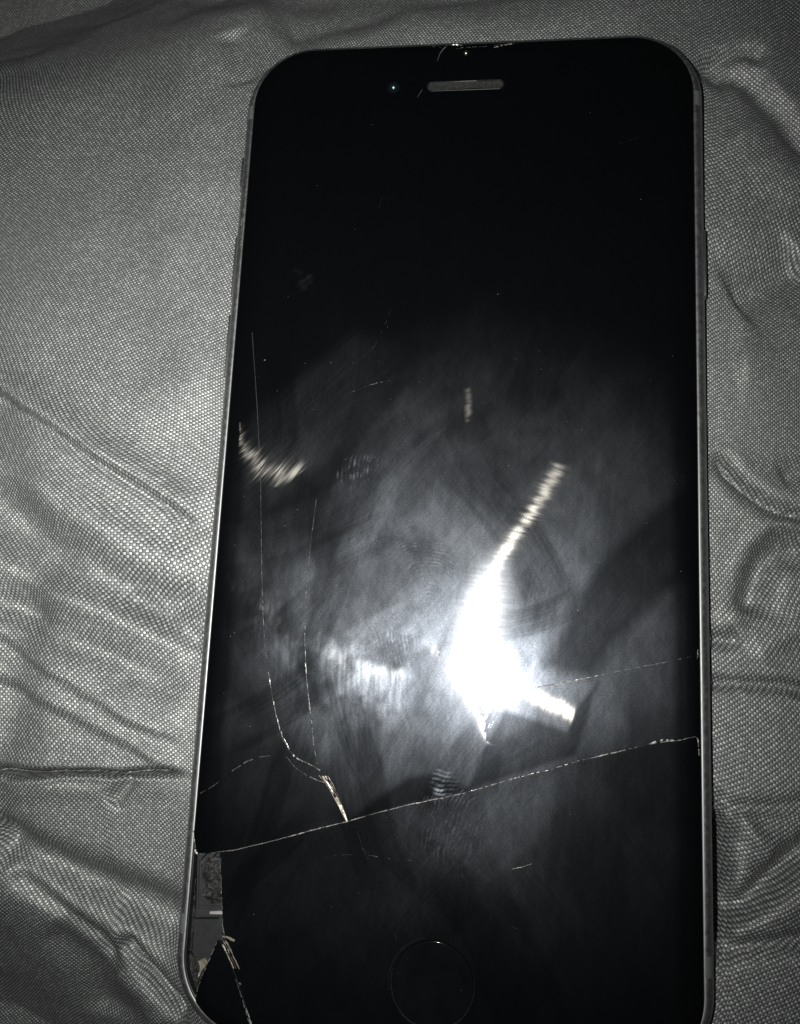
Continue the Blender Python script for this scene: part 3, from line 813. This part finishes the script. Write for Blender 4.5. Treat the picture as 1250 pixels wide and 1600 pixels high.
# ------------------------------------------------------------------ cracks
def crack_strip(parent, pts, w, mat, z=0.004, seed=0, gap=0.25, step=0.32, hgt=0.05, jit=0.06, name='crack'):
    r = random.Random(seed)
    P = []
    for (ax, ay), (bx, by) in zip(pts[:-1], pts[1:]):
        l = math.hypot(bx - ax, by - ay); k = max(1, int(l / step))
        for i in range(k): P.append((ax + (bx - ax) * i / k, ay + (by - ay) * i / k))
    P.append(pts[-1])
    n = len(P); P = [(x + r.uniform(-jit, jit), y + r.uniform(-jit, jit)) for x, y in P]
    V, Fc = [], []
    wv = 0.6
    for i in range(n - 1):
        wv = min(1.5, max(0.4, wv + r.uniform(-0.3, 0.3)))
        if r.random() < gap: continue
        (ax, ay), (bx, by) = P[i], P[i + 1]
        l = math.hypot(bx - ax, by - ay) + 1e-6
        nx, ny = -(by - ay) / l, (bx - ax) / l
        wa = w * wv * r.uniform(0.7, 1.1); wb = w * wv * r.uniform(0.7, 1.1)
        d = max(0, -float(rrect_sdf(np.array([ax]), np.array([ay]), GW, GH, GR)[0]))
        e = min(1, max(0, 1 - d / 2.1)); zz = z - 0.85 * (1 - math.sqrt(1 - e * e * 0.985))
        b = len(V)
        V += [(ax + nx * wa / 2, ay + ny * wa / 2, zz), (ax - nx * wa / 2, ay - ny * wa / 2, zz),
              (bx - nx * wb / 2, by - ny * wb / 2, zz), (bx + nx * wb / 2, by + ny * wb / 2, zz),
              ((ax + nx * r.uniform(-.4, .4) * wa), ay + ny * r.uniform(-.4, .4) * wa, zz + hgt * r.uniform(0.1, 1.0)),
              ((bx + nx * r.uniform(-.4, .4) * wb), by + ny * r.uniform(-.4, .4) * wb, zz + hgt * r.uniform(0.1, 1.0))]
        Fc += [(b, b + 4, b + 5, b + 3), (b + 4, b + 1, b + 2, b + 5), (b, b + 1, b + 4), (b + 3, b + 5, b + 2)]
    return link_mesh(name, V, Fc, mat, parent, smooth=False)

def crack_line(pts): return [(x, float(crk(x))) for x, y in pts]
mainpts = [(x, float(crack_y(np.array([x]))[0])) for x in np.arange(MAIN_CRACK[3][0], GW - 0.4, 0.7)]
crack_strip(upper, mainpts, 0.09, M_crack, 0.0, 1, 0.55, 0.35, 0.05, 0.02)
crack_strip(upper, mainpts[3:], 0.075, M_crackdim, 0.002, 21, 0.12, 0.35, 0.02, 0.03)
# curved crack climbing from the junction
crack_strip(upper, [(-15.65, -36.03), (-17.21, -35.32), (-18.86, -34.69), (-19.85, -33.78), (-20.7, -32.62), (-21.42, -30.95), (-22.07, -29.02), (-22.78, -26.43), (-23.39, -23.97)], 0.13, M_crackdim, 0.002, 2, 0.0, 0.4, 0.05, 0.025)
crack_strip(upper, [(-23.28, -24.38), (-24.08, -20.65), (-24.66, -16.43), (-25.22, -11.3), (-25.84, -4.32), (-26.47, 2.82), (-27.62, 11.95), (-29.24, 23.26)], 0.06, M_crackfaint, 0.002, 3, 0.0, 0.5, 0.02, 0.01)
crack_strip(upper, [(-15.92, -35.8), (-16.69, -33.04), (-17.26, -29.43), (-17.9, -26.19), (-18.37, -22.91), (-18.77, -19.59), (-18.99, -13.67), (-18.86, -7.63), (-18.43, -0.6)], 0.09, M_crackfaint, 0.002, 4, 0.0, 0.45, 0.03, 0.01)
crack_strip(upper, [(-17.48, -28.63), (-17.76, -27.01), (-18.18, -24.56), (-18.49, -22.5)], 0.13, M_crack, 0.004, 41, 0.0, 0.5, 0.05, 0.01)
crack_strip(upper, [(-15.65, -36.03), (-16.43, -35.67), (-17.21, -35.32), (-18.25, -34.98), (-18.86, -34.69), (-19.57, -34.17)], 0.22, M_crack, 0.004, 42, 0.35, 0.25, 0.06, 0.05)
crack_strip(upper, [(-19.86, -33.62), (-20.72, -32.29), (-21.32, -31.11), (-21.96, -29.35), (-22.43, -27.65)], 0.10, M_crack, 0.004, 43, 0.2, 0.4, 0.04, 0.01)
crack_strip(upper, [(-20.22, -34.61), (-18.86, -35.97), (-17.28, -36.84), (-15.73, -37.38), (-14.55, -37.63)], 0.09, M_crackdim, 0.002, 5, 0.15, 0.4, 0.03, 0.02)
crack_strip(upper, [(-21.93, -34.54), (-23.78, -34.89), (-25.44, -35.54), (-27.31, -36.86)], 0.10, M_crackdim, 0.002, 6, 0.2, 0.4, 0.03, 0.02)
crack_strip(upper, [(-28.99, -38.32), (-29.88, -39.02), (-31.35, -39.91)], 0.09, M_crackdim, 0.002, 61, 0.3, 0.4, 0.03, 0.02)
for k, (off, ww) in enumerate(((0, 0.22), (5, 0.16), (-4, 0.14), (9, 0.10))):
    pts = [(-15.36, -36.73), (-14.55, -37.63), (-13.72, -38.84), (-12.89, -40.21), (-12.25, -41.26), (-11.79, -42.09)]
    sh = 0.085 * off
    crack_strip(upper, [(x + sh * (1 - i / 5.5), y) for i, (x, y) in enumerate(pts)], ww, M_goldcrack, 0.004 + 0.006 * k, 70 + k, 0.08, 0.5, 0.09, 0.03)
crack_strip(upper, [(-15.19, -36.79), (-14.72, -37.48), (-14.1, -38.16)], 0.5, M_goldcrack, 0.03, 79, 0.0, 0.6, 0.12, 0.04, 'glass_flake')
crack_strip(lower, [(-10.87, -42.42), (-10.22, -43.69), (-9.57, -45.19), (-8.83, -46.67)], 0.06, M_crackfaint, -0.02, 8, 0.2, 0.4, 0.02, 0.02)
crack_strip(lower, [(-14.98, -46.71), (-12.54, -46.24), (-9.28, -45.94), (-6.02, -46.25), (-2.79, -46.26)], 0.04, M_crackfaint, -0.02, 81, 0.5, 0.4, 0.01, 0.03)
crack_strip(lower, [(9.1, -46.42), (10.26, -46.11), (11.42, -45.66)], 0.12, M_crack, -0.02, 82, 0.0, 0.4, 0.03, 0.01)
crack_strip(lower, [(9.26, -53.06), (9.88, -53.24)], 0.06, M_crackdim, -0.02, 83, 0.0, 0.3, 0.02, 0.01)
# right hand side
crack_strip(upper, [(31.66, -19.27), (29.94, -19.82), (27.6, -20.48), (24.47, -21.17), (21.32, -21.95), (17.76, -22.91), (14.18, -23.71), (11.38, -24.4)], 0.10, M_crackdim, 0.002, 9, 0.2, 0.4, 0.03, 0.03)
crack_strip(upper, [(17.76, -22.91), (15.38, -23.5), (13.54, -23.98)], 0.10, M_crack, 0.004, 91, 0.2, 0.4, 0.03, 0.03)
crack_strip(upper, [(25.7, -30.5), (26.63, -30.14), (27.55, -29.94), (28.48, -29.97)], 0.30, M_crack, 0.004, 10, 0.25, 0.3, 0.05, 0.06)
crack_strip(upper, [(31.31, -29.43), (31.53, -30.19), (31.67, -31.55)], 0.45, M_crackdim, 0.0, 101, 0.2, 0.3, 0.06, 0.08, 'glass_flake')
crack_strip(upper, [(31.66, -18.71), (31.5, -19.91)], 0.25, M_crackdim, 0.0, 102, 0.2, 0.3, 0.06, 0.08, 'glass_flake')
# chips along the top edge
crack_strip(upper, [(-4.55, 65.33), (-4.13, 66.58), (-3.68, 67.29), (-3.24, 67.9)], 0.12, M_crackdim, 0.002, 11, 0.1, 0.3, 0.04, 0.03)
crack_strip(upper, [(-6.53, 60.82), (-6.88, 60.11), (-7.23, 59.5)], 0.07, M_crackdim, 0.002, 111, 0.2, 0.3, 0.02, 0.02)
crack_strip(upper, [(-6.27, 68.05), (-3.98, 67.62), (-2.08, 67.11), (-0.68, 67.47), (2.59, 67.42), (4.91, 67.73), (7.41, 67.82)], 0.14, M_crackdim, -0.02, 12, 0.15, 0.35, 0.05, 0.05)
crack_strip(upper, [(-2.49, 68.08), (-1.55, 68.14), (-0.98, 67.9)], 0.3, M_crack, 0.03, 13, 0.1, 0.3, 0.08, 0.05, 'glass_flake')
crack_strip(upper, [(3.72, 67.16), (4.92, 67.52), (6.3, 67.77)], 0.16, M_crack, 0.01, 14, 0.1, 0.3, 0.06, 0.03)
# chips along the left edge
crack_strip(upper, [(-32.31, 43.02), (-32.3, 41.71), (-32.4, 40.5), (-32.23, 37.18), (-32.02, 35.79)], 0.22, M_crackdim, 0.0, 15, 0.4, 0.35, 0.05, 0.06, 'glass_flake')
crack_strip(upper, [(-31.58, 63.63), (-32.01, 62.79), (-32.42, 61.74), (-32.42, 60.46)], 0.25, M_crackdim, 0.0, 16, 0.2, 0.3, 0.05, 0.06, 'glass_flake')
crack_strip(upper, [(-32.04, -44.73), (-31.59, -45.88), (-31.21, -47.27)], 0.4, M_crackdim, 0.0, 17, 0.1, 0.3, 0.08, 0.08, 'glass_flake')
crack_strip(upper, [(-31.5, -46.9), (-31.11, -47.42)], 0.4, M_crack, 0.02, 171, 0.0, 0.3, 0.08, 0.08, 'glass_flake')
# fine scratches
SCR = [[(-11.55, 44.08), (-12.0, 42.1)], [(21.42, 51.03), (23.17, 51.67), (24.14, 52.13)], [(5.96, 18.06), (6.63, 18.97), (7.83, 19.53), (8.87, 19.25)],
       [(10.91, 20.63), (11.77, 20.45)], [(-14.35, 14.65), (-12.16, 15.59), (-10.14, 16.15)], [(-12.37, 19.48), (-10.36, 24.17), (-9.42, 27.01)],
       [(-5.62, -1.19), (-3.58, 1.48), (-0.66, 3.74)], [(25.36, -50.97), (25.65, -51.74)], [(-7.5, -27.89), (-7.04, -28.67), (-6.68, -29.38)],
       [(-12.23, -7.44), (-8.87, -5.62), (-3.87, -2.02)], [(17.18, -41.52), (19.87, -41.04)], [(-5.03, -55.05), (-4.41, -56.33), (-3.92, -56.73)]]
for k, s in enumerate(SCR):
    host = lower if s[0][1] < float(crk(s[0][0])) else upper
    crack_strip(host, s, 0.045, M_crackfaint, 0.002 if host is upper else -0.03, 200 + k, 0.45, 0.3, 0.015, 0.04, 'scratch')

# edges of the hole and of the loose shard
crack_strip(lower, CHIP_EDGE[1:7], 0.16, M_crackdim, -0.05, 31, 0.25, 0.3, 0.05, 0.06)
crack_strip(lower, [(-26.83, -56.96), (-25.98, -57.12), (-25.29, -57.37)], 0.30, M_glue, -0.02, 32, 0.0, 0.3, 0.10, 0.05, 'glass_flake')
for k, (sh, ww, mt) in enumerate(((0, 0.30, M_goldcrack), (0.35, 0.20, M_crackdim), (0.7, 0.25, M_glue))):
    crack_strip(lower, [(x + sh, y) for x, y in [(-27.11, -57.51), (-26.55, -58.3), (-25.97, -59.23), (-25.49, -60.02), (-25.11, -60.58)]], ww, mt, -0.04, 33 + k, 0.08, 0.35, 0.10, 0.05, 'glass_flake')
crack_strip(shard, SHARD_RIGHT[3:], 0.10, M_crackdim, -0.05, 37, 0.25, 0.3, 0.04, 0.03)
crack_strip(shard, [(-23.2, -65.02), (-22.71, -66.07), (-22.21, -67.2)], 0.26, M_crack, -0.05, 371, 0.1, 0.3, 0.06, 0.03)
crack_strip(shard, SHARD_LEFT, 0.14, M_crackdim, -0.1, 38, 0.3, 0.3, 0.05, 0.04)
crack_strip(shard, [(-24.24, -62.22), (-24.06, -62.36)], 0.4, M_crackdim, 0.0, 39, 0.0, 0.3, 0.06, 0.02, 'glass_flake')

# ------------------------------------------------------------------ inside of the chipped corner
def slab(name, poly, z0, z1, mat, parent, bev=0.06):
    n = len(poly)
    a = sum(poly[i][0] * poly[(i + 1) % n][1] - poly[(i + 1) % n][0] * poly[i][1] for i in range(n))
    if a < 0: poly = poly[::-1]
    bm = bmesh.new()
    lo = [bm.verts.new((x, y, z0)) for x, y in poly]
    hi = [bm.verts.new((x, y, z1)) for x, y in poly]
    bm.faces.new(hi)
    bm.faces.new(lo[::-1])
    for i in range(n):
        j = (i + 1) % n; bm.faces.new((lo[i], lo[j], hi[j], hi[i]))
    if bev:
        te = [e for e in bm.edges if all(v in hi for v in e.verts)]
        bmesh.ops.bevel(bm, geom=te, offset=bev, segments=2, affect='EDGES', clamp_overlap=True)
    for v in bm.verts: v.co *= S
    me = bpy.data.meshes.new(name); bm.to_mesh(me); bm.free()
    me.materials.append(mat)
    o = bpy.data.objects.new(name, me); scene.collection.objects.link(o); o.parent = parent
    return o

for k, tri in enumerate(([(-27.87, -47.59), (-28.42, -48.09), (-27.76, -48.83)], [(-27.57, -50.05), (-28.0, -51.01), (-27.4, -51.59)], [(-27.12, -54.48), (-27.58, -54.97), (-26.91, -55.98)],
                         [(-26.94, -56.59), (-27.57, -57.09), (-26.59, -57.77)], [(-31.2, -47.35), (-30.63, -48.09), (-29.86, -47.1)], [(-29.52, -47.08), (-29.05, -47.67), (-28.52, -46.93)])):
    slab('glass_splinter', tri, -0.75, -0.06 - 0.03 * (k % 3), M_edge, phone, 0.0)
bracket = slab('bracket', [(-31.69, -47.88), (-27.26, -47.1), (-26.44, -55.04), (-30.67, -55.36), (-31.23, -54.93)], -3.0, -2.1, M_black, phone, 0.12)
slab('bracket_rim', [(-31.57, -48.19), (-31.31, -48.17), (-30.97, -53.98), (-26.54, -53.8), (-26.51, -54.11), (-31.19, -54.38)], -2.1, -1.85, M_plate, bracket, 0.05)
# crumpled foil lying in the recess
def crumple(name, poly, z, amp, mat, parent, n=22, seed=0):
    r = np.random.default_rng(seed)
    x0, x1 = min(q[0] for q in poly), max(q[0] for q in poly); y0, y1 = min(q[1] for q in poly), max(q[1] for q in poly)
    X, Y = np.meshgrid(np.linspace(x0, x1, n), np.linspace(y0, y1, n * 2))
    Zz = z + amp * (fbm(X / 0.8, Y / 0.8, 160 + seed, 3) - 0.5) * 2
    idx = np.arange(X.size).reshape(X.shape)
    Q = np.stack([idx[:-1, :-1], idx[:-1, 1:], idx[1:, 1:], idx[1:, :-1]], -1).reshape(-1, 4)
    c = poly_sdf(X.ravel()[Q].mean(1), Y.ravel()[Q].mean(1), poly) < 0
    return big_mesh(name, np.stack([X, Y, Zz], -1).reshape(-1, 3), Q[c], mat, parent, smooth=False)
crumple('torn_foil', [(-30.96, -48.3), (-28.08, -47.63), (-27.44, -53.25), (-29.28, -53.7), (-30.4, -52.68)], -1.75, 0.35, M_foil, bracket, 16, 1)
slab('white_tab', [(-29.34, -54.61), (-27.31, -54.38), (-27.28, -54.81), (-29.31, -54.92)], -2.1, -1.8, M_white, bracket, 0.04)
plate = slab('shield_plate', [(-31.5, -55.73), (-26.92, -55.38), (-26.67, -58.37), (-28.15, -58.87), (-29.27, -61.63), (-30.13, -61.47), (-30.94, -60.01)], -3.0, -1.95, M_plate, phone, 0.08)
crumple('dried_glue', [(-30.3, -60.57), (-29.4, -60.19), (-29.01, -60.7), (-29.77, -61.75), (-30.25, -63.0), (-30.05, -61.47)], -1.75, 0.25, M_glue, plate, 12, 2)
crumple('glue_strip', [(-32.57, -48.24), (-31.71, -48.18), (-31.34, -55.23), (-31.37, -59.56), (-31.92, -59.14), (-32.23, -52.95)], -1.9, 0.22, M_foil, phone, 14, 3)
crumple('glue_strip', [(-31.77, -59.89), (-31.27, -59.7), (-29.98, -62.8), (-29.76, -65.2), (-30.7, -64.22), (-31.39, -62.16)], -1.9, 0.22, M_foil, phone, 14, 4)
SC = [(-32.14, -51.14)]
for k, (x, y) in enumerate(SC):
    lathe('screw', x, y, [(0.22, -2.2), (0.22, -1.75), (0.17, -1.68), (0.08, -1.68)], M_screw, phone, n=14)

# ------------------------------------------------------------------ dust on the glass
def dust(parent, n, box, zoff, seed):
    r = random.Random(seed); V, Fc = [], []
    for _ in range(n):
        x = r.uniform(box[0], box[1]); y = r.uniform(box[2], box[3])
        if float(rrect_sdf(np.array([x]), np.array([y]), GW - 2.4, GH - 2.4, GR)[0]) > 0: continue
        if (y < float(crk(x))) != (parent is lower): continue
        s = r.choice((0.02, 0.025, 0.03, 0.035, 0.05)); b = len(V); lx = s * r.choice((1, 1, 1, 3)); a = r.uniform(0, 3.14)
        c, sn = math.cos(a), math.sin(a)
        for ux, uy, uz in ((lx, 0, 0.3 * s), (0, s, 0.3 * s), (-lx, 0, 0.3 * s), (0, -s, 0.3 * s), (0, 0, s), (0, 0, 0)):
            V.append((x + ux * c - uy * sn, y + ux * sn + uy * c, zoff + uz))
        for i in range(4):
            j = (i + 1) % 4; Fc += [(b + i, b + j, b + 4), (b + j, b + i, b + 5)]
    o = link_mesh('dust', V, Fc, M_dust, parent, smooth=False)
    o['kind'] = 'stuff'
    return o
dust(upper, 95, (-30, 30, -40, 20), 0.0, 5)
dust(upper, 9, (-30, 30, 20, 64), 0.0, 6)
dust(lower, 28, (-28, 30, -62, -30), -0.06, 8)
